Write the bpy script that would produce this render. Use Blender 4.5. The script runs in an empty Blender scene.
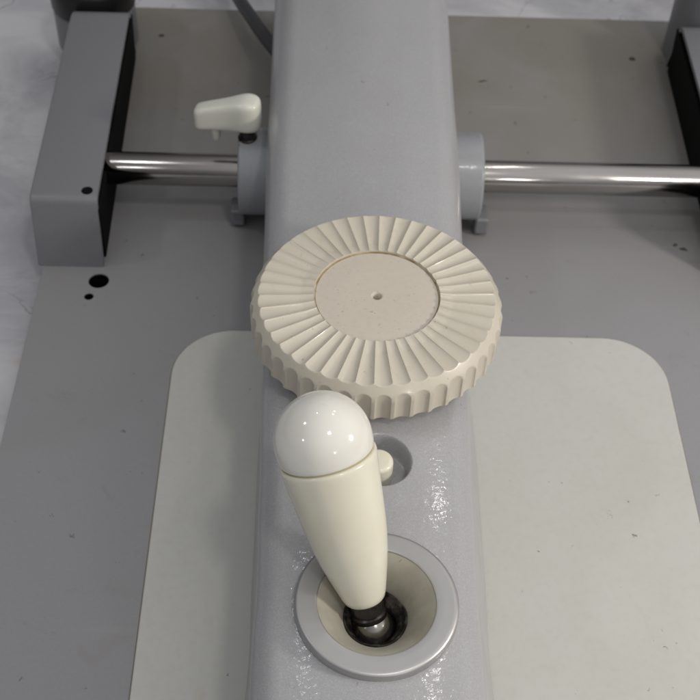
import bpy, bmesh, math, random
from mathutils import Vector, Matrix
random.seed(7)
S = 0.001                      # everything is written in millimetres
sc = bpy.context.scene
col = sc.collection

# ------------------------------------------------------------------ camera
F, TH, PSI, ROLL = 1240.0, math.radians(48), math.radians(-1.8), math.radians(2.5)
fw = Vector((math.sin(-PSI)*math.cos(TH), math.cos(PSI)*math.cos(TH), -math.sin(TH)))
rt = fw.cross(Vector((0, 0, 1))).normalized()
up = rt.cross(fw)
r2 = math.cos(ROLL)*rt + math.sin(ROLL)*up
u2 = -math.sin(ROLL)*rt + math.cos(ROLL)*up
cam = bpy.data.cameras.new('camera')
co = bpy.data.objects.new('camera', cam)
col.objects.link(co)
co.matrix_world = Matrix(((r2.x, u2.x, -fw.x, -16.766*S), (r2.y, u2.y, -fw.y, -280.24*S),
                          (r2.z, u2.z, -fw.z, 365.575*S), (0, 0, 0, 1)))
cam.sensor_width = 36
cam.lens = 36*F/700
cam.clip_start = 0.01
cam.clip_end = 50
cam.dof.use_dof = True
cam.dof.focus_distance = 0.345
cam.dof.aperture_fstop = 36
sc.camera = co

# ------------------------------------------------------------------ world: a plain room, bright ceiling, dull walls
w = bpy.data.worlds.new('World')
sc.world = w
w.use_nodes = True
nt = w.node_tree
bg = nt.nodes['Background']
tc = nt.nodes.new('ShaderNodeTexCoord')
sep = nt.nodes.new('ShaderNodeSeparateXYZ')
nt.links.new(tc.outputs['Generated'], sep.inputs[0])
rampw = nt.nodes.new('ShaderNodeValToRGB')
e = rampw.color_ramp.elements
e[0].position = 0.0; e[0].color = (0.05, 0.048, 0.045, 1)
e[1].position = 1.0; e[1].color = (0.62, 0.62, 0.63, 1)
for p, c in ((0.46, 0.07), (0.52, 0.20), (0.70, 0.34), (0.80, 0.55)):
    k = e.new(p); k.color = (c, c*0.995, c*1.0, 1)
mp = nt.nodes.new('ShaderNodeMapRange')
mp.inputs['From Min'].default_value = -1
nt.links.new(sep.outputs['Z'], mp.inputs['Value'])
nt.links.new(mp.outputs[0], rampw.inputs[0])
# the room is lighter to the right and in front of the machine, darker to the left and behind
dot = nt.nodes.new('ShaderNodeVectorMath'); dot.operation = 'DOT_PRODUCT'
dot.inputs[1].default_value = Vector((.80, -.35, .48)).normalized()
nt.links.new(tc.outputs['Generated'], dot.inputs[0])
wx = nt.nodes.new('ShaderNodeMapRange'); wx.interpolation_type = 'SMOOTHSTEP'
wx.inputs['From Min'].default_value = -.5; wx.inputs['From Max'].default_value = 1
wx.inputs['To Min'].default_value = 0.42; wx.inputs['To Max'].default_value = 2.3
nt.links.new(dot.outputs['Value'], wx.inputs['Value'])
mw = nt.nodes.new('ShaderNodeMix'); mw.data_type = 'RGBA'; mw.blend_type = 'MULTIPLY'
mw.inputs[0].default_value = 1
nt.links.new(rampw.outputs[0], mw.inputs[6]); nt.links.new(wx.outputs[0], mw.inputs[7])
nt.links.new(mw.outputs[2], bg.inputs['Color'])
bg.inputs['Strength'].default_value = 0.62

sc.view_settings.view_transform = 'Standard'
sc.view_settings.look = 'None'
sc.view_settings.exposure = 0
sc.view_settings.gamma = 1

# ------------------------------------------------------------------ ceiling lamps of the room
def lamp(d, dist, watts, size, colr=(1, 0.96, 0.9)):
    l = bpy.data.lights.new('ceiling_lamp', 'AREA')
    l.shape = 'DISK'; l.size = size; l.energy = watts; l.color = colr
    o = bpy.data.objects.new('ceiling_lamp', l)
    col.objects.link(o)
    d = Vector(d).normalized()
    o.location = Vector((-.016, -.075, .1)) + d*dist
    o.rotation_euler = d.to_track_quat('Z', 'Y').to_euler()
    return o
COOL, WARM = (.93, .96, 1), (1, .93, .84)
lamp((-.64, .125, .76), 1.7, 1.6, .11, COOL)
lamp((-.72, -.43, .54), 1.8, .8, .10, COOL)
lamp((.23, -.345, .907), 1.5, 3.0, .15)
lamp((.93, -.18, .40), .62, 1.9, .085, WARM)
lamp((.45, -.84, .36), 1.6, 1.2, .09)
lamp((.33, .56, .76), 1.7, .5, .05)
lamp((.31, .43, .85), 1.7, .45, .05)
lamp((-.22, .45, .87), 1.7, .25, .04, COOL)

# ------------------------------------------------------------------ materials
def srgb(r, g, b):
    f = lambda v: (v/255/12.92) if v/255 <= .04045 else ((v/255+.055)/1.055)**2.4
    return (f(r), f(g), f(b), 1)

class Mat:
    def __init__(s, name, colr, rough=.4, metal=0, spec=.5, coat=0):
        s.m = bpy.data.materials.new(name); s.m.use_nodes = True
        s.t = s.m.node_tree; s.b = s.t.nodes['Principled BSDF']
        s.b.inputs['Base Color'].default_value = colr
        s.b.inputs['Roughness'].default_value = rough
        s.b.inputs['Metallic'].default_value = metal
        s.b.inputs['Specular IOR Level'].default_value = spec
        s.b.inputs['Coat Weight'].default_value = coat
        s.b.inputs['Coat Roughness'].default_value = .08
        s.tc = s.t.nodes.new('ShaderNodeTexCoord')
        s.col = None; s.base = colr; s.nrm = None
    def link(s, a, b): s.t.links.new(a, b)
    def noise(s, scale, detail=3, rough=.55, dist=0, stretch=None):
        n = s.t.nodes.new('ShaderNodeTexNoise')
        n.inputs['Scale'].default_value = scale; n.inputs['Detail'].default_value = detail
        n.inputs['Roughness'].default_value = rough; n.inputs['Distortion'].default_value = dist
        if stretch:
            m = s.t.nodes.new('ShaderNodeMapping'); m.inputs['Scale'].default_value = stretch
            s.link(s.tc.outputs['Object'], m.inputs[0]); s.link(m.outputs[0], n.inputs['Vector'])
        else:
            s.link(s.tc.outputs['Object'], n.inputs['Vector'])
        return n.outputs['Fac']
    def range(s, v, a, b, lo=0, hi=1):
        m = s.t.nodes.new('ShaderNodeMapRange')
        m.inputs['From Min'].default_value = a; m.inputs['From Max'].default_value = b
        m.inputs['To Min'].default_value = lo; m.inputs['To Max'].default_value = hi
        s.link(v, m.inputs['Value']); return m.outputs[0]
    def math(s, op, a, b):
        m = s.t.nodes.new('ShaderNodeMath'); m.operation = op
        for i, v in enumerate((a, b)):
            if isinstance(v, (int, float)): m.inputs[i].default_value = v
            else: s.link(v, m.inputs[i])
        return m.outputs[0]
    def mix(s, fac, colr):
        m = s.t.nodes.new('ShaderNodeMix'); m.data_type = 'RGBA'
        s.link(fac, m.inputs[0])
        if s.col is None: m.inputs[6].default_value = s.base
        else: s.link(s.col, m.inputs[6])
        m.inputs[7].default_value = colr
        s.col = m.outputs[2]; s.link(s.col, s.b.inputs['Base Color'])
        return s
    def bump(s, h, strength, dist=.0002):
        m = s.t.nodes.new('ShaderNodeBump')
        m.inputs['Strength'].default_value = strength; m.inputs['Distance'].default_value = dist
        s.link(h, m.inputs['Height'])
        if s.nrm is not None: s.link(s.nrm, m.inputs['Normal'])
        s.nrm = m.outputs[0]
        s.link(s.nrm, s.b.inputs['Normal'])
        if s.b.inputs['Coat Weight'].default_value > 0: s.link(s.nrm, s.b.inputs['Coat Normal'])
        return s
    def rough(s, h, a, b):
        s.link(s.range(h, .3, .7, a, b), s.b.inputs['Roughness']); return s
    def specks(s, scale, thr, colr, amount=.8, where=None):
        # small scattered dirt specks: voronoi cells, only a few of them kept
        v = s.t.nodes.new('ShaderNodeTexVoronoi'); v.inputs['Scale'].default_value = scale
        n = s.t.nodes.new('ShaderNodeTexNoise'); n.inputs['Scale'].default_value = scale*2.5
        s.link(s.tc.outputs['Object'], n.inputs['Vector'])
        ad = s.t.nodes.new('ShaderNodeVectorMath'); ad.operation = 'MULTIPLY_ADD'
        ad.inputs[1].default_value = (1.2/scale,)*3
        s.link(n.outputs['Color'], ad.inputs[0]); s.link(s.tc.outputs['Object'], ad.inputs[2])
        s.link(ad.outputs[0], v.inputs['Vector'])
        sp = s.t.nodes.new('ShaderNodeSeparateColor'); s.link(v.outputs['Color'], sp.inputs[0])
        keep = s.range(sp.outputs[0], thr, thr+.001)
        size = s.range(sp.outputs[1], 0, 1, .06, .22)
        inside = s.range(s.math('SUBTRACT', size, v.outputs['Distance']), 0, .05)
        f = s.math('MULTIPLY', s.math('MULTIPLY', keep, inside), amount)
        if where is not None: f = s.math('MULTIPLY', f, where)
        return s.mix(f, colr)

# cast housing: glossy orange-peel enamel
M_body = Mat('grey_enamel', srgb(163, 163, 165), .36, 0, .5, .4)
g = M_body.noise(1600, 2)
M_body.mix(M_body.range(g, .35, .7, 0, .35), srgb(144, 144, 148))
M_body.mix(M_body.range(M_body.noise(25, 4), .5, .75, 0, .28), srgb(150, 148, 146))
M_body.specks(190, .94, srgb(70, 66, 62), .7)
M_body.specks(420, .93, srgb(110, 106, 102), .5)
M_body.mix(M_body.range(M_body.noise(60, 5, .7, 1), .60, .78, 0, .25), srgb(136, 133, 128))
M_body.bump(M_body.noise(260, 2, .5, .4), .14, .0004).bump(M_body.noise(620, 2, .5, .3), .20, .00022)
M_body.mix(M_body.range(M_body.noise(2600, 1), .56, .66, 0, .3), srgb(196, 197, 200))
M_body.rough(M_body.noise(40, 3), .28, .42)

# base plate: satin grey enamel with faint dirt
M_plate = Mat('grey_satin_paint', srgb(139, 139, 142), .42, 0, .45)
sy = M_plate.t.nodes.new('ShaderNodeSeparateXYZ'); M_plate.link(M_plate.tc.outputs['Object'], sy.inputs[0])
rear_shade = M_plate.math('MULTIPLY', M_plate.range(sy.outputs['Y'], .04, .22), M_plate.range(M_plate.noise(12, 4, .6, .5), .30, .55, .45, 1))   # overhead shade painted in: browner and darker towards the rear, broken by noise
M_plate.mix(rear_shade, srgb(124, 120, 112))
M_plate.mix(M_plate.range(M_plate.noise(7, 4, .6, .5), .45, .7, 0, .4), srgb(134, 131, 127))
M_plate.mix(M_plate.range(M_plate.noise(60, 3, .6, .3, (1, .05, 1)), .66, .72, 0, .25), srgb(112, 108, 104))
M_plate.mix(M_plate.range(M_plate.noise(75, 3, .6, .3, (.07, 1, 1)), .68, .74, 0, .25), srgb(158, 157, 156))
M_plate.mix(M_plate.range(M_plate.noise(900, 2), .4, .7, 0, .25), srgb(126, 126, 131))
M_plate.mix(M_plate.range(M_plate.noise(38, 3, .5, 1.5), .66, .82, 0, .3), srgb(128, 112, 92))
M_plate.specks(75, .90, srgb(56, 48, 42), .8)
M_plate.specks(240, .93, srgb(84, 76, 68), .6)
M_plate.mix(M_plate.range(M_plate.noise(55, 6, .75, 1), .60, .75, 0, .35), srgb(112, 104, 94))
M_plate.specks(50, .95, srgb(104, 80, 60), .4)
M_plate.bump(M_plate.noise(1400, 2), .2, .0001).bump(M_plate.noise(12, 2), .15, .0006)
M_plate.rough(M_plate.noise(18, 4), .36, .55)

M_cover = Mat('grey_cover_enamel', srgb(117, 118, 122), .38, 0, .5)
M_cover.mix(M_cover.range(M_cover.noise(1400, 2), .4, .7, 0, .3), srgb(104, 105, 110))
M_cover.specks(160, .975, srgb(60, 58, 55), .7)
M_cover.bump(M_cover.noise(900, 2), .3, .00018).rough(M_cover.noise(30, 3), .32, .48)

M_flange = Mat('grey_flange_enamel', srgb(142, 144, 148), .36, 0, .5, .2)
M_flange.mix(M_flange.range(M_flange.noise(900, 2), .4, .7, 0, .3), srgb(128, 130, 135))
M_flange.bump(M_flange.noise(620, 2), .25, .0002)
M_flange.specks(200, .93, srgb(70, 64, 58), .6)
M_pad = Mat('off_white_laminate', srgb(187, 187, 182), .38, 0, .45)
M_pad.mix(M_pad.range(M_pad.noise(14, 4), .4, .75, 0, .5), srgb(181, 180, 173))
M_pad.mix(M_pad.range(M_pad.noise(420, 3), .45, .75, 0, .3), srgb(174, 171, 163))
M_pad.specks(85, .86, srgb(74, 66, 58), .8, M_pad.range(M_pad.noise(22, 2), .5, .58))
M_pad.specks(260, .86, srgb(84, 76, 66), .75, M_pad.range(M_pad.noise(26, 2, .5, 1), .54, .62))
M_pad.mix(M_pad.range(M_pad.noise(30, 2, .5, 2), .72, .80, 0, .25), srgb(180, 168, 136))
M_pad.bump(M_pad.noise(600, 2), .08, .0001).rough(M_pad.noise(35, 4), .3, .48)
M_seam = Mat('dirty_sealant', srgb(118, 108, 94), .8)

M_dial = Mat('cream_plastic', srgb(199, 192, 177), .30, 0, .5, .15)
M_dial.mix(M_dial.range(M_dial.noise(60, 4), .45, .75, 0, .5), srgb(190, 181, 164))
M_dial.specks(430, .55, srgb(130, 114, 94), .5, M_dial.range(M_dial.noise(70, 2), .46, .58))
M_dial.mix(M_dial.range(M_dial.noise(150, 5, .7, 1), .58, .8, 0, .45), srgb(176, 162, 136))
M_dial.specks(1000, .86, srgb(140, 122, 100), .5)
M_dial.bump(M_dial.noise(900, 3), .1, .0001)
M_face = Mat('cream_plastic_face', srgb(198, 190, 177), .45, 0, .4)
M_face.mix(M_face.range(M_face.noise(500, 3), .45, .7, 0, .3), srgb(187, 177, 162))
M_face.specks(560, .45, srgb(124, 108, 88), .65, M_face.range(M_face.noise(60, 2), .46, .58))
M_face.specks(1100, .7, srgb(126, 110, 90), .6)
M_face.bump(M_face.noise(1500, 2), .15, .0001)
M_grime = Mat('brown_grime', srgb(140, 115, 78), .9)
M_grime.mix(M_grime.range(M_grime.noise(260, 4), .4, .6), srgb(182, 165, 138))

M_handle = Mat('ivory_plastic', srgb(224, 221, 204), .24, 0, .5, .2)
M_handle.mix(M_handle.range(M_handle.noise(45, 3), .45, .75, 0, .45), srgb(217, 211, 188))
M_handle.specks(300, .9, srgb(150, 138, 112), .4, M_handle.range(M_handle.noise(60, 2), .5, .6))
M_handle.mix(M_handle.range(M_handle.noise(40, 4, .6), .4, .9, 0, .4), srgb(202, 193, 168))
M_handle.bump(M_handle.noise(260, 2), .04, .0002)
M_handle.b.inputs['Subsurface Weight'].default_value = .12
M_handle.b.inputs['Subsurface Radius'].default_value = (.002, .0016, .001)
M_cap = Mat('white_gloss_plastic', srgb(226, 224, 216), .10, 0, .5, .4)
M_cap.mix(M_cap.range(M_cap.noise(70, 3), .5, .8, 0, .35), srgb(216, 211, 196))
M_cap.mix(M_cap.range(M_cap.noise(55, 4, .5, 3), .66, .72, 0, .25), srgb(190, 182, 160))
M_cap.bump(M_cap.noise(120, 2), .04, .0003)
M_seamj = Mat('seam_dust', srgb(170, 160, 134), .8)
M_lever = Mat('pale_lever_plastic', srgb(210, 210, 199), .25, 0, .5, .2)

M_alu = Mat('satin_anodised_aluminium', srgb(184, 183, 182), .42, .8)
M_alu.rough(M_alu.noise(90, 3), .34, .5)
M_alu.bump(M_alu.noise(2200, 2), .12, .00008)
M_alu.mix(M_alu.range(M_alu.noise(60, 3), .5, .75, 0, .3), srgb(170, 169, 168))
M_dish = Mat('dusty_dish', srgb(166, 162, 150), .6, .15, .4)
M_dish.mix(M_dish.range(M_dish.noise(70, 5, .65), .42, .7, 0, .6), srgb(134, 128, 114))
M_dish.specks(500, .7, srgb(110, 98, 80), .5)
M_steel = Mat('polished_steel', srgb(172, 168, 165), .16, 1)
M_steel.rough(M_steel.noise(60, 4, .6, 0, (1, 12, 12)), .09, .22)
M_steel.mix(M_steel.range(M_steel.noise(30, 4, .6, 0, (.4, 6, 6)), .45, .7, 0, .5), srgb(150, 144, 140))
M_steel.specks(110, .95, srgb(70, 60, 54), .8)
M_dark = Mat('worn_dark_steel', srgb(72, 68, 66), .28, .85)
M_dark.mix(M_dark.range(M_dark.noise(300, 3), .5, .7, 0, .7), srgb(34, 32, 31))
M_ball = Mat('greasy_steel_ball', srgb(150, 146, 140), .22, 1)
M_ball.mix(M_ball.range(M_ball.noise(160, 3), .45, .65, 0, .6), srgb(84, 80, 76))
M_rubber = Mat('black_rubber', srgb(38, 36, 35), .32, 0, .5)
M_rubber.bump(M_rubber.noise(500, 4), .9, .0006).mix(M_rubber.range(M_rubber.noise(220, 4), .48, .66, 0, .75), srgb(104, 96, 86))
M_black = Mat('black_parts_and_shade', srgb(11, 10, 10), .8, 0, .12)  # for black parts, and for shade in the holes and cover interiors
M_capb = Mat('black_cap_plastic', srgb(20, 20, 22), .35, 0, .4)
M_cable = Mat('dark_cable_sheath', srgb(60, 61, 63), .45)

M_table = Mat('white_vinyl_table', srgb(190, 189, 192), .36, 0, .5)
M_table.mix(M_table.range(M_table.noise(9, 6, .62, 1.8), .42, .62, 0, .85), srgb(158, 157, 163))
vn = M_table.noise(6, 5, .6, 2.5)
crease = M_table.range(M_table.math('ABSOLUTE', M_table.math('SUBTRACT', vn, .5), 0), 0, .012, 1, 0)
M_table.mix(M_table.math('MULTIPLY', crease, M_table.range(M_table.noise(11, 2), .45, .58, 0, .7)), srgb(112, 109, 112))
M_table.mix(M_table.range(M_table.noise(33, 2, .5, .8), .74, .80, 0, .35), srgb(168, 150, 116))
M_table.bump(M_table.noise(22, 4, .6, 1.2), .5, .003).rough(M_table.noise(14, 3), .28, .5)

# ------------------------------------------------------------------ helpers
def obj(name, bm, mat, parent=None, smooth=50, bevel=0, segs=3, mats=None):
    me = bpy.data.meshes.new(name)
    bmesh.ops.scale(bm, vec=(S, S, S), verts=bm.verts)
    bmesh.ops.recalc_face_normals(bm, faces=bm.faces)
    if smooth:
        for f in bm.faces: f.smooth = True
        for ed in bm.edges:
            if len(ed.link_faces) == 2 and ed.calc_face_angle(0) > math.radians(smooth): ed.smooth = False
    bm.to_mesh(me); bm.free()
    for m in (mats or [mat]): me.materials.append(m.m)
    o = bpy.data.objects.new(name, me)
    col.objects.link(o)
    if parent: o.parent = parent
    if bevel:
        b = o.modifiers.new('bevel', 'BEVEL'); b.width = bevel*S; b.segments = segs
        b.limit_method = 'ANGLE'; b.angle_limit = math.radians(35); b.harden_normals = True
    return o

def empty(name, loc=(0, 0, 0)):
    o = bpy.data.objects.new(name, None); col.objects.link(o)
    o.empty_display_size = .01
    return o

def tag(o, label=None, cat=None, group=None, kind=None):
    if label: o['label'] = label
    if cat: o['category'] = cat
    if group: o['group'] = group
    if kind: o['kind'] = kind
    return o

def box(bm, x0, x1, y0, y1, z0, z1):
    vs = [bm.verts.new((x, y, z)) for x in (x0, x1) for y in (y0, y1) for z in (z0, z1)]
    for f in ((0, 1, 3, 2), (4, 6, 7, 5), (0, 4, 5, 1), (2, 3, 7, 6), (0, 2, 6, 4), (1, 5, 7, 3)):
        bm.faces.new([vs[i] for i in f])

def lathe(bm, prof, n=64, mtx=None, closed=False):
    """profile of (r, z) turned round z; r = 0 ends close to a point"""
    mtx = mtx or Matrix.Identity(4)
    rings = []
    for r, z in prof:
        if r < 1e-6: rings.append([bm.verts.new(mtx @ Vector((0, 0, z)))])
        else: rings.append([bm.verts.new(mtx @ Vector((r*math.cos(2*math.pi*i/n), r*math.sin(2*math.pi*i/n), z))) for i in range(n)])
    pairs = list(zip(rings, rings[1:])) + ([(rings[-1], rings[0])] if closed else [])
    for a, b in pairs:
        for i in range(n):
            j = (i+1) % n
            if len(a) == 1 and len(b) == 1: continue
            if len(a) == 1: bm.faces.new((a[0], b[i], b[j]))
            elif len(b) == 1: bm.faces.new((a[i], b[0], a[j]))
            else: bm.faces.new((a[i], b[i], b[j], a[j]))

def arc(cx, cz, r, a0, a1, n=8):
    return [(cx+r*math.cos(math.radians(a0+(a1-a0)*i/n)), cz+r*math.sin(math.radians(a0+(a1-a0)*i/n))) for i in range(n+1)]

def rounded_rect(x0, x1, y0, y1, r, n=12):
    pts = []
    for cx, cy, a in ((x1-r, y1-r, 0), (x0+r, y1-r, 90), (x0+r, y0+r, 180), (x1-r, y0+r, 270)):
        pts += arc(cx, cy, r, a, a+90, n)
    return pts

def prism(bm, pts, z0, z1):
    a = [bm.verts.new((x, y, z0)) for x, y in pts]; b = [bm.verts.new((x, y, z1)) for x, y in pts]
    bm.faces.new(a[::-1]); bm.faces.new(b)
    n = len(pts)
    for i in range(n): bm.faces.new((a[i], a[(i+1) % n], b[(i+1) % n], b[i]))

def tube(bm, path, r, n=16):
    P = [Vector(p) for p in path]; rings = []
    for i, p in enumerate(P):
        t = (P[min(i+1, len(P)-1)]-P[max(i-1, 0)]).normalized()
        a = t.cross(Vector((0, 0, 1))).normalized(); b = t.cross(a)
        rings.append([bm.verts.new(p+r*(math.cos(2*math.pi*k/n)*a+math.sin(2*math.pi*k/n)*b)) for k in range(n)])
    for a, b in zip(rings, rings[1:]):
        for k in range(n): bm.faces.new((a[k], a[(k+1) % n], b[(k+1) % n], b[k]))
    bm.faces.new(rings[0]); bm.faces.new(rings[-1])

def cut(o, cylinders):
    """drill real holes: (x, y, z0, z1, r) each, then drop the drill"""
    bm = bmesh.new()
    for x, y, z0, z1, r in cylinders:
        lathe(bm, [(0, z0), (r, z0), (r, z1), (0, z1)], 32, Matrix.Translation((x, y, 0)))
    d = obj('drill', bm, M_black, smooth=0)
    m = o.modifiers.new('holes', 'BOOLEAN'); m.object = d; m.operation = 'DIFFERENCE'; m.solver = 'EXACT'
    if len(o.modifiers) > 1:       # holes first, then the bevel
        o.modifiers.move(len(o.modifiers)-1, 0)
    dg = bpy.context.evaluated_depsgraph_get()
    me = bpy.data.meshes.new_from_object(o.evaluated_get(dg))
    o.modifiers.clear(); o.data = me
    bpy.data.objects.remove(d)

def sstep(a, b, x):
    t = min(1, max(0, (x-a)/(b-a))); return t*t*(3-2*t)

def lerp_table(T, x):
    if x <= T[0][0]: return T[0][1]
    for (a, u), (b, v) in zip(T, T[1:]):
        if x <= b:
            t = (x-a)/(b-a); t = t*t*(3-2*t)
            return u+(v-u)*t
    return T[-1][1]

# ------------------------------------------------------------------ table
bm = bmesh.new(); box(bm, -900, 900, -700, 1200, -40, -11)
tag(obj('table_surface', bm, M_table, smooth=0), kind='structure')

# ------------------------------------------------------------------ base plate
base = empty('instrument_base_plate')
tag(base, 'flat grey painted base plate with off-white pad, lying on the white table', 'base plate')
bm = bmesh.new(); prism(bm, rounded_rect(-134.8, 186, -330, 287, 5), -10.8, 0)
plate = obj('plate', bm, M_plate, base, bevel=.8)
cut(plate, [(-110.6, 84.6, -9, 5, 4.2), (-113.4, 75.4, -4, 5, 1.9), (137, 252, -3, 5, 1.6), (-103, 262, -3, 5, 1.4)])
bm = bmesh.new(); lathe(bm, [(0, -8.9), (4.1, -8.9), (4.1, -.6)], 40, Matrix.Translation((-110.6, 84.6, 0)))
lathe(bm, [(0, -3.9), (1.8, -3.9), (1.8, -.4)], 32, Matrix.Translation((-113.4, 75.4, 0)))
obj('hole_shade', bm, M_black, base)  # black sleeves stand in for the shade down in the holes
bm = bmesh.new(); prism(bm, rounded_rect(-75.95, 118.35, -300, 57.55, 23.8), -.2, .45)
obj('pad_seam', bm, M_seam, base, bevel=.2)
bm = bmesh.new(); prism(bm, rounded_rect(-75.6, 118, -299.5, 57.2, 23.5), -.1, 1.1)
obj('glide_pad', bm, M_pad, base, bevel=.5)

def shear(bm, s, xo):
    for v in bm.verts: v.co.x += s*(0*v.co.z/31-(.029-.007*v.co.z/31)*(v.co.y-95))
    return bm
def cover(xo, xi, y0=92.5, y1=248.5, h=31.5):
    """channel-shaped track cover, open towards the axle; xo outer side, xi open side"""
    def prof(off):
        a, b = y0+off*1.05, y1-off*1.05
        ta, tb = y0+7+off*.8, y1-11.5-off*.8
        hh = h-off
        pts = [(a, 0 if off == 0 else 0)]
        # rounded shoulders
        def fil(p, c, q, r, n=6):
            p, c, q = Vector(p), Vector(c), Vector(q)
            u, v = (p-c).normalized(), (q-c).normalized()
            A, B = c+u*r, c+v*r
            return [tuple((A*(1-t)**2+c*2*t*(1-t)+B*t*t)) for t in [i/n for i in range(n+1)]]
        pts += fil((a, 0), (ta, hh), (tb, hh), 3.2-off*.4)
        pts += fil((ta, hh), (tb, hh), (b, 0), 7-off)
        pts += [(b, 0)]
        return pts
    P, Q = prof(0), prof(2.2)
    sgn = 1 if xi > xo else -1
    bm = bmesh.new()
    eo = 1.2
    Pc = [(p[0]+(1.0 if p[0] < 170 else -1.0) * (1 if True else 0), max(0, p[1]-(1.0 if p[1] > 5 else 0))) for p in P]
    L0 = [bm.verts.new((xo, y, z)) for y, z in Pc]
    L1 = [bm.verts.new((xo+sgn*eo*.35, (y+y2)/2-(.25 if y2 < 170 else -.25), (z+z2)/2+(.25 if z2 > 5 else 0))) for (y, z), (y2, z2) in zip(Pc, P)]
    L2 = [bm.verts.new((xo+sgn*eo, y, z)) for y, z in P]
    L3 = [bm.verts.new((xi, y, z)) for y, z in P]
    L4 = [bm.verts.new((xi, y, z)) for y, z in Q]
    L5 = [bm.verts.new((xo+sgn*2.2, y, z)) for y, z in Q]
    inner = []
    bm.faces.new(L0)
    for A, B, dark in ((L0, L1, 0), (L1, L2, 0), (L2, L3, 0), (L3, L4, 0), (L4, L5, 1)):
        for i in range(len(A)-1):
            f = bm.faces.new((A[i], A[i+1], B[i+1], B[i]))
            if dark: f.material_index = 1  # inside faces coloured black for the deep shade within the channel
    f = bm.faces.new(L5); f.material_index = 1
    # close the underside so it is a real sheet
    for A, B in ((L0, L1), (L1, L2), (L2, L3)):
        pass
    return bm
covers = []
for xo, xi in ((-137, -109.6), (177, 149.2)):
    s = 1 if xi > xo else -1
    c = obj('track_cover', shear(cover(xo, xi), s, xo), M_cover, base, smooth=35, mats=[M_cover, M_black])
    covers.append(c)
    bm = bmesh.new(); box(bm, xo+s*3.5, xi+s*.5, 98.5, 241, .1, 26); shear(bm, s, xo)
    obj('track', bm, M_black, c, bevel=.6)  # black track, filled out to carry the shade inside the cover too
    cx = xi - s*(4.5+20)
    zp = 19 if s > 0 else 50       # the right post stands taller before its black cap
    bm = bmesh.new()
    lathe(bm, [(0, 0), (20, 0)]+arc(18, zp, 2, 0, 90)+[(0, zp+2)], 64, Matrix.Translation((cx, 258, 0)))
    post = obj('end_post', bm, M_cover, c)
    bm = bmesh.new()
    lathe(bm, [(0, zp+2.1), (20, zp+2.1), (20.6, zp+3)]+arc(16.6, zp+14, 4, 0, 90)+[(0, zp+18)], 64, Matrix.Translation((cx, 258, 0)))
    obj('post_cap', bm, M_capb, post)
# small socket screw in the left cover's top and a notch in its outer edge
bm = bmesh.new(); lathe(bm, [(0, 31.2), (2.1, 31.2), (2.5, 31.62), (2.2, 31.75), (1.5, 31.3), (1.2, 30.2), (0, 30.0)][0:0] or [(2.2, 31.3), (2.3, 31.66), (1.9, 31.72), (1.5, 31.55), (0, 31.5)], 32, Matrix.Translation((-114.2, 104.5, 0)))
obj('screw', bm, M_black, covers[0])
bm = bmesh.new(); box(bm, -137.25, -135.2, 101.5, 107.5, 26.5, 30.4)
obj('edge_slot', bm, M_black, covers[0], bevel=.6)

# ------------------------------------------------------------------ sliding carriage with joystick
car = empty('joystick_carriage')
tag(car, 'grey enamelled carriage housing with cream fluted dial, leaning ivory joystick and steel axle', 'instrument carriage')

TOP = [(-175, 40), (-150, 58), (-130, 60), (-60, 61.5), (60, 62), (120, 62.5), (290, 63)]
WT = [(-175, 29), (-150, 32.5), (-110, 32.5), (-92, 32.1), (-60, 32.9), (-20, 34.2), (40, 36.6), (120, 38.4), (210, 39.4), (260, 39.7)]
WB = [(-175, 40), (-130, 40.5), (-85, 38.8), (-60, 39.4), (0, 40.0), (60, 38.5), (120, 38.8), (260, 39.5)]
FR = [(-175, 12), (-100, 9), (-20, 9), (40, 11), (260, 13)]
RX, RY = 1.0, -51.8           # press-button recess
DX, DY = -.7, -101.6          # joystick well
def housing():
    bm = bmesh.new()
    ys = []
    y = -175
    while y < 285:
        ys.append(y); y += (.32 if (-66 < y < -41 or -122 < y < -116 or -85 < y < -80) else .55) if -125 < y < -40 else (1.5 if y < -45 else 3)
    rows = []
    for y in ys:
        zt, wt, wb, fr = (lerp_table(T, y) for T in (TOP, WT, WB, FR))
        zt -= 1.3
        xc = -2.9
        pts = []
        n1, n2, n3 = 12, 12, 150
        # left side, from the foot (small outward lip) up to the shoulder
        def side(sg):
            L = []
            top_x, top_z = xc+sg*wt, zt-fr
            for i in range(n1+1):
                t = i/n1
                x = sg*wb*(1-t)+top_x*t
                x += sg*1.2*math.sin(math.pi*t)*-.6
                L.append((x, 1.3+(top_z-1.3)*t))
            return L
        def shoulder(sg):
            L = []
            for i in range(1, n2+1):
                a = math.radians(81)*i/n2
                L.append((xc+sg*(wt-fr+fr*math.cos(a)), zt-fr+fr*math.sin(a)))
            return L
        left = side(-1)+shoulder(-1)
        right = side(1)+shoulder(1)
        xl, xr = left[-1][0], right[-1][0]
        mid = []
        for i in range(1, n3):
            x = xl+(xr-xl)*i/n3
            u = (2*i/n3-1)
            mid.append((x, left[-1][1]+.0792*(xr-xl)/2*(1-u*u)))
        pts = left+mid+right[::-1]
        row = []
        for x, z in pts:
            if z > zt-4:
                # scoop for the press button
                d = math.hypot(x-RX, y-RY)
                z -= 8*(1-sstep(8.3, 9.9, d))
                d = math.hypot(x-DX, y-DY)
                z -= 18*(1-sstep(18.0, 19.6, d))
            row.append(bm.verts.new((x, y, z)))
        rows.append(row)
    for a, b in zip(rows, rows[1:]):
        for i in range(len(a)-1): bm.faces.new((a[i], a[i+1], b[i+1], b[i]))
    bm.faces.new(rows[0]); bm.faces.new(rows[-1])
    return bm
obj('housing', housing(), M_body, car, smooth=70)

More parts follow.
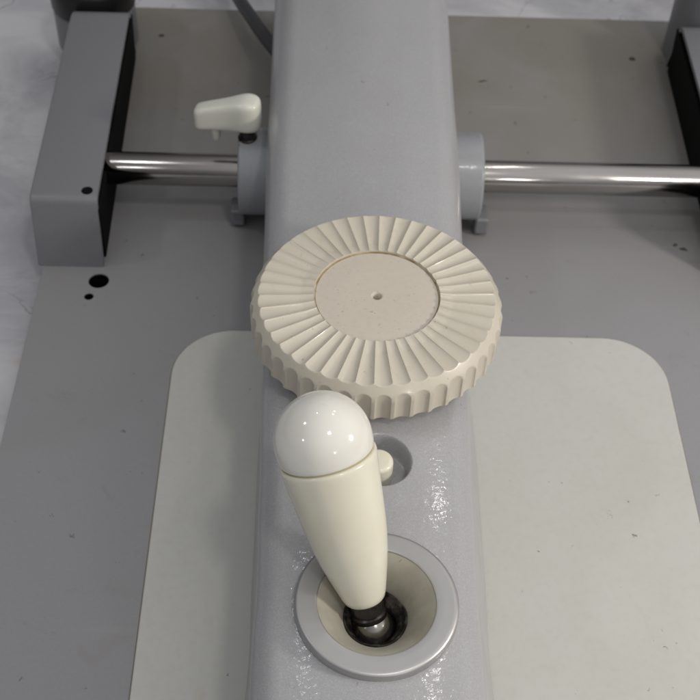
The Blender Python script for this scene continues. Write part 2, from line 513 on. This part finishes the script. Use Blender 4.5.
bm = bmesh.new()
lathe(bm, [(0, 60), (31, 60), (31, 66), (28, 69), (23, 71), (23, 300), (0, 300)], 96, Matrix.Translation((-2, 254, 0)))
obj('shade_column', bm, M_body, car)  # unseen upright, added to shade the rear of the plate
bm = bmesh.new(); prism(bm, rounded_rect(-62, 58, 200, 330, 18), 232, 318)
obj('shade_block', bm, M_body, car, bevel=6, segs=5)  # unseen overhead block, added to keep light off the rear plate

# axle and its bearings
RYA = Matrix.Rotation(math.pi/2, 4, 'Y')
AX = lambda x: Matrix.Translation((x, 130, 22.5)) @ RYA
bm = bmesh.new(); lathe(bm, [(0, -131), (6.5, -131), (7, -130.4), (7, 166.4), (6.5, 167), (0, 167)], 64, AX(0))
obj('axle', bm, M_steel, car)
for s, x0, x1 in ((-1, -36, -54.0), (1, 32, 48.4)):
    L = abs(x1-x0)
    bm = bmesh.new()
    M = Matrix.Translation((x0, 130, 22.5)) @ (RYA if s > 0 else RYA @ Matrix.Rotation(math.pi, 4, 'X'))
    lathe(bm, [(0, 0), (18.4, 0)]+arc(17.2, L-1.4, 1.4, 0, 90, 5)+[(9.5, L), (8.6, L-.8), (7.05, L-.8), (0, L-.8)], 96, M)
    b = obj('bearing_flange', bm, M_flange, car)
    bm = bmesh.new()
    if s < 0: box(bm, -58.0, -52, 118, 128, 1.5, 10)
    else: box(bm, 47, 53, 116, 127, 1.5, 10)
    obj('lug', bm, M_cover, b, bevel=1.2)
# clamp lever: stem, hub and a tapering blade swung to the left
bm = bmesh.new(); lathe(bm, [(0, 38), (4.0, 38), (4.0, 41.2), (3.4, 41.6), (3.4, 47), (0, 47)], 40, Matrix.Translation((-50.2, 129.5, 0)))
stem = obj('lever_stem', bm, M_dark, car)
def lever():
    bm = bmesh.new()
    hx, hy = -50.2, 129.5
    secs = []
    # stations along the blade: distance from hub, half width, z bottom, z top
    T = [(-6.0, .8, 46, 55), (-5.5, 3.2, 44.2, 57), (-4.0, 5.2, 43.8, 58.0), (-1, 6.0, 43.4, 58.4), (2, 5.6, 43.2, 58.0),
         (6, 4.6, 42.8, 56.6), (10, 4.2, 42.4, 55.2), (14, 4.0, 42.0, 53.9), (17.5, 3.9, 41.6, 52.7), (20.0, 3.8, 41.3, 51.8), (21.4, 3.3, 41.3, 51.0), (22.2, 1.6, 42.2, 49.6)]
    ang = math.radians(171)
    d = Vector((math.cos(ang), math.sin(ang), 0)); nrm = Vector((-d.y, d.x, 0))
    for t, w, z0, z1 in T:
        zc, hh = (z0+z1)/2, (z1-z0)/2
        ring = []
        for k in range(24):
            a = 2*math.pi*k/24
            ca, sa = math.cos(a), math.sin(a)
            ex = math.copysign(abs(ca)**.5, ca); ez = math.copysign(abs(sa)**.42, sa)
            p = Vector((hx, hy, 0))+d*t+nrm*(w*ex); p.z = zc+2.4+hh*ez
            ring.append(bm.verts.new(p))
        secs.append(ring)
    for a, b in zip(secs, secs[1:]):
        for k in range(24): bm.faces.new((a[k], a[(k+1) % 24], b[(k+1) % 24], b[k]))
    bm.faces.new(secs[0]); bm.faces.new(secs[-1])
    return bm
bm = bmesh.new(); lathe(bm, [(0, 38.5), (1.4, 38.8), (2.0, 40), (2.2, 47), (0, 47)], 24, Matrix.Translation((-63.5, 131.0, 0)))
lpeg = bm
lv = obj('clamp_lever', lever(), M_lever, car, smooth=80)
obj('lever_peg', lpeg, M_lever, lv)
sub = lv.modifiers.new('sub', 'SUBSURF'); sub.levels = 1; sub.render_levels = 2

# fluted dial
def dial():
    NF, K = 42, 22
    n = NF*K
    bm = bmesh.new()
    prof = [(20.4, 78.2), (20.4, 78.8), (20.4, 79.2), (20.42, 79.6), (20.5, 80.35), (20.8, 80.4)]
    r = 21.3
    while r < 36.4: prof.append((r, 80.35-.012*(r-21)**1.2)); r += .7
    z35 = prof[-1][1]
    # soft-edged chamfer down to the side wall
    ctl = [(36.8, z35), (37.5, z35-.12), (38.2, z35-.6), (40.1, z35-3.0), (40.8, z35-4.2), (41.1, z35-5.4)]
    rs = []
    for k in range(len(ctl)-1):
        p = [Vector(ctl[max(0, min(len(ctl)-1, m))]) for m in (k-1, k, k+1, k+2)]
        for i in range(11):
            t = i/11
            v = .5*((2*p[1])+(p[2]-p[0])*t+(2*p[0]-5*p[1]+4*p[2]-p[3])*t*t+(3*p[1]-p[0]-3*p[2]+p[3])*t**3)
            rs.append((v.x, v.y))
    rs.append(ctl[-1])
    prof += rs
    zz = rs[-1][1]
    for i in range(1, 17): prof.append((41.1, zz-(zz-66.6)*i/16))
    prof += [(40.6, 66.2), (36, 66.0), (12, 66.0), (12, 60.5), (0, 60.5)]
    rings = []
    for q, (r, z) in enumerate(prof):
        if r == 0: rings.append([bm.verts.new((0, 0, z))]); continue
        ring = []
        for i in range(n):
            t = (i % K)/K*2-1           # -1 .. 1 across one flute
            ph = 2*math.pi*i/n
            rr, z2 = r, z
            if 3 <= q and z > 66.3:
                halfw = math.pi*r/NF
                # top scoops: shallow cylinders running outwards, cusps between them
                dep = .95*min(1, (r-20.2)/9+.5)
                zc = 80.42-dep*math.sqrt(max(0, 1-(.93*t)**2))*1.28 - .004*(r-21)
                if r < 41.0 and z > 75.5: z2 = min(z, zc)
                # side scoops
                rc = 41.15-1.1*math.sqrt(max(0, 1-(t/.82)**2)) if abs(t) < .82 else 99
                if r > 30: rr = min(r, rc)
            elif q >= 4 and 60 < z and r > 36: 
                rr = min(r, 41.15-(1.1*math.sqrt(max(0, 1-(t/.82)**2)) if abs(t) < .82 else 0))
            ring.append(bm.verts.new((rr*math.cos(ph), rr*math.sin(ph), z2)))
        rings.append(ring)
    for a, b in zip(rings, rings[1:]):
        for i in range(n):
            j = (i+1) % n
            if len(b) == 1: bm.faces.new((a[i], b[0], a[j]))
            else: bm.faces.new((a[i], b[i], b[j], a[j]))
    bmesh.ops.rotate(bm, cent=(0, 0, 0), matrix=Matrix.Rotation(math.radians(2.2), 3, 'Z'), verts=bm.verts)
    bmesh.ops.translate(bm, vec=(0, .7, .7), verts=bm.verts)
    return bm
dl = obj('fluted_dial', dial(), M_dial, car, smooth=38)
bm = bmesh.new()
lathe(bm, [(20.39, 78.2), (20.39, 79.35), (20.25, 79.2), (20.05, 79.13), (20.0, 78.2)], 128, Matrix.Translation((0, .7, .7)))
obj('grime_ring', bm, M_grime, dl)
bm = bmesh.new()
lathe(bm, [(20.02, 77.8), (20.02, 78.8), (19.9, 79.05), (19.6, 79.1), (10, 79.1), (2.1, 79.1), (1.8, 79.1), (1.45, 78.8), (1.35, 76), (0, 76)], 128, Matrix.Translation((0, .7, .7)))
obj('dial_face', bm, M_face, dl)

# press button in its scoop
bm = bmesh.new()
lathe(bm, [(0, 54), (4.6, 54)]+arc(3.2, 62.2, 1.4, 0, 90, 6)+[(0, 63.8)], 48, Matrix.Translation((RX-.5, RY-1.2, 0)))
obj('push_button', bm, M_handle, car)

# joystick well: aluminium ring, dish, rubber gasket, ball
T0 = Matrix.Translation((DX, DY, 0))
bm = bmesh.new()
lathe(bm, [(16.6, 57), (16.6, 62.9), (16.8, 63.2), (17.2, 63.28), (19, 63.3), (21.4, 63.3)]+arc(21.8, 62.0, 1.3, 85, 0, 7)+[(23.1, 60.2), (22.9, 59.6), (22.9, 57)], 128, T0, closed=True)
obj('well_ring', bm, M_alu, car)
bm = bmesh.new()
lathe(bm, [(16.62, 62.7), (16.3, 62.6), (14.3, 61.0), (11.6, 58.0), (9.6, 54.4), (9.0, 53.2), (8.8, 51.5), (8.8, 48), (17, 48), (17, 57)], 128, T0)
obj('well_dish', bm, M_dish, car)
bm = bmesh.new()
prof = [(9.3, 53.4), (9.0, 53.9), (8.6, 53.7), (8.2, 52.6), (7.2, 51.6), (6.6, 50.9), (6.2, 50.2), (6.2, 49), (9.3, 49)]
lathe(bm, prof, 192, T0, closed=True)
for v in bm.verts:
    a = math.atan2(v.co.y-DY, v.co.x-DX)
    k = 1+.012*math.sin(a*5+1)+.003*math.sin(a*17)
    v.co.x = DX+(v.co.x-DX)*k; v.co.y = DY+(v.co.y-DY)*k; v.co.z += .12*math.sin(a*7)
gk = obj('rubber_gasket', bm, M_rubber, car, smooth=60)
bm = bmesh.new(); lathe(bm, [(8.8, 51.5), (8.0, 49.2), (6.2, 48.6), (0, 48.4)], 64, T0)
obj('well_floor', bm, M_black, car)

# joystick
PIV = Vector((-1.2, -102.7, 50.0)); TIP = Vector((-16.4, -75.3, 101.0))
dz = (TIP-PIV).normalized(); Lj = (TIP-PIV).length
q = dz.to_track_quat('Z', 'Y').to_matrix().to_4x4()
MJ = Matrix.Translation(PIV) @ q
bm = bmesh.new(); lathe(bm, [(0, -6.1)]+[(6.1*math.cos(math.radians(a)), 6.1*math.sin(math.radians(a))) for a in range(-80, 41, 10)]+[(0, 4.0)], 48, MJ)
obj('pivot_ball', bm, M_ball, car)
bm = bmesh.new()
prof = [(0, 9.4), (4.4, 9.4), (5.3, 9.7), (5.9, 10.4), (6.5, 12.0), (7.4, 15.2), (8.5, 19.2), (9.7, 24), (10.7, 29), (11.4, 34), (11.95, 39), (12.45, 44), (13.0, 49), (13.4, 53.0), (13.55, 54.5), (13.45, 55.15), (13.05, 55.45), (12.5, 55.5), (0, 55.5)]
lathe(bm, prof, 96, MJ)
hd = obj('joystick_handle', bm, M_handle, car)
bm = bmesh.new()
lathe(bm, [(0, 55), (12.7, 55), (12.75, 56.0), (13.05, 56.3), (13.3, 56.9), (13.42, 58.2)]+[(13.48*math.cos(math.radians(a)), 60+13.6*math.sin(math.radians(a))) for a in range(0, 90, 4)]+[(0, 73.6)], 96, MJ)
obj('joystick_cap', bm, M_cap, hd)
bm = bmesh.new(); lathe(bm, [(12.6, 55.3), (12.8, 55.35), (12.8, 56.0), (12.6, 56.1)], 96, MJ, closed=True)
obj('seam_grime', bm, M_seamj, hd)
bm = bmesh.new()
lathe(bm, [(0, 3.2), (4.6, 3.2), (4.9, 3.7), (4.9, 5.0), (4.2, 5.5), (4.2, 6.0), (4.7, 6.3), (4.7, 9.9), (0, 9.9)], 48, MJ)
obj('collar', bm, M_dark, hd)

# ------------------------------------------------------------------ cable running behind the housing
bm = bmesh.new()
ctrl = [(-92, 372, 4), (-78, 330, 6), (-66, 284, 12), (-57, 255, 18), (-47, 228, 22), (-38, 206, 26), (-30, 192, 28)]
pth = []
for i in range(len(ctrl)-1):
    p0, p1, p2, p3 = (Vector(ctrl[max(0, min(len(ctrl)-1, j))]) for j in (i-1, i, i+1, i+2))
    for k in range(8):
        t = k/8
        pth.append(.5*((2*p1)+(p2-p0)*t+(2*p0-5*p1+4*p2-p3)*t*t+(3*p1-p0-3*p2+p3)*t**3))
tube(bm, pth, 3.3)
tag(obj('power_cable', bm, M_cable), 'dark grey round cable running diagonally behind the grey housing', 'cable')
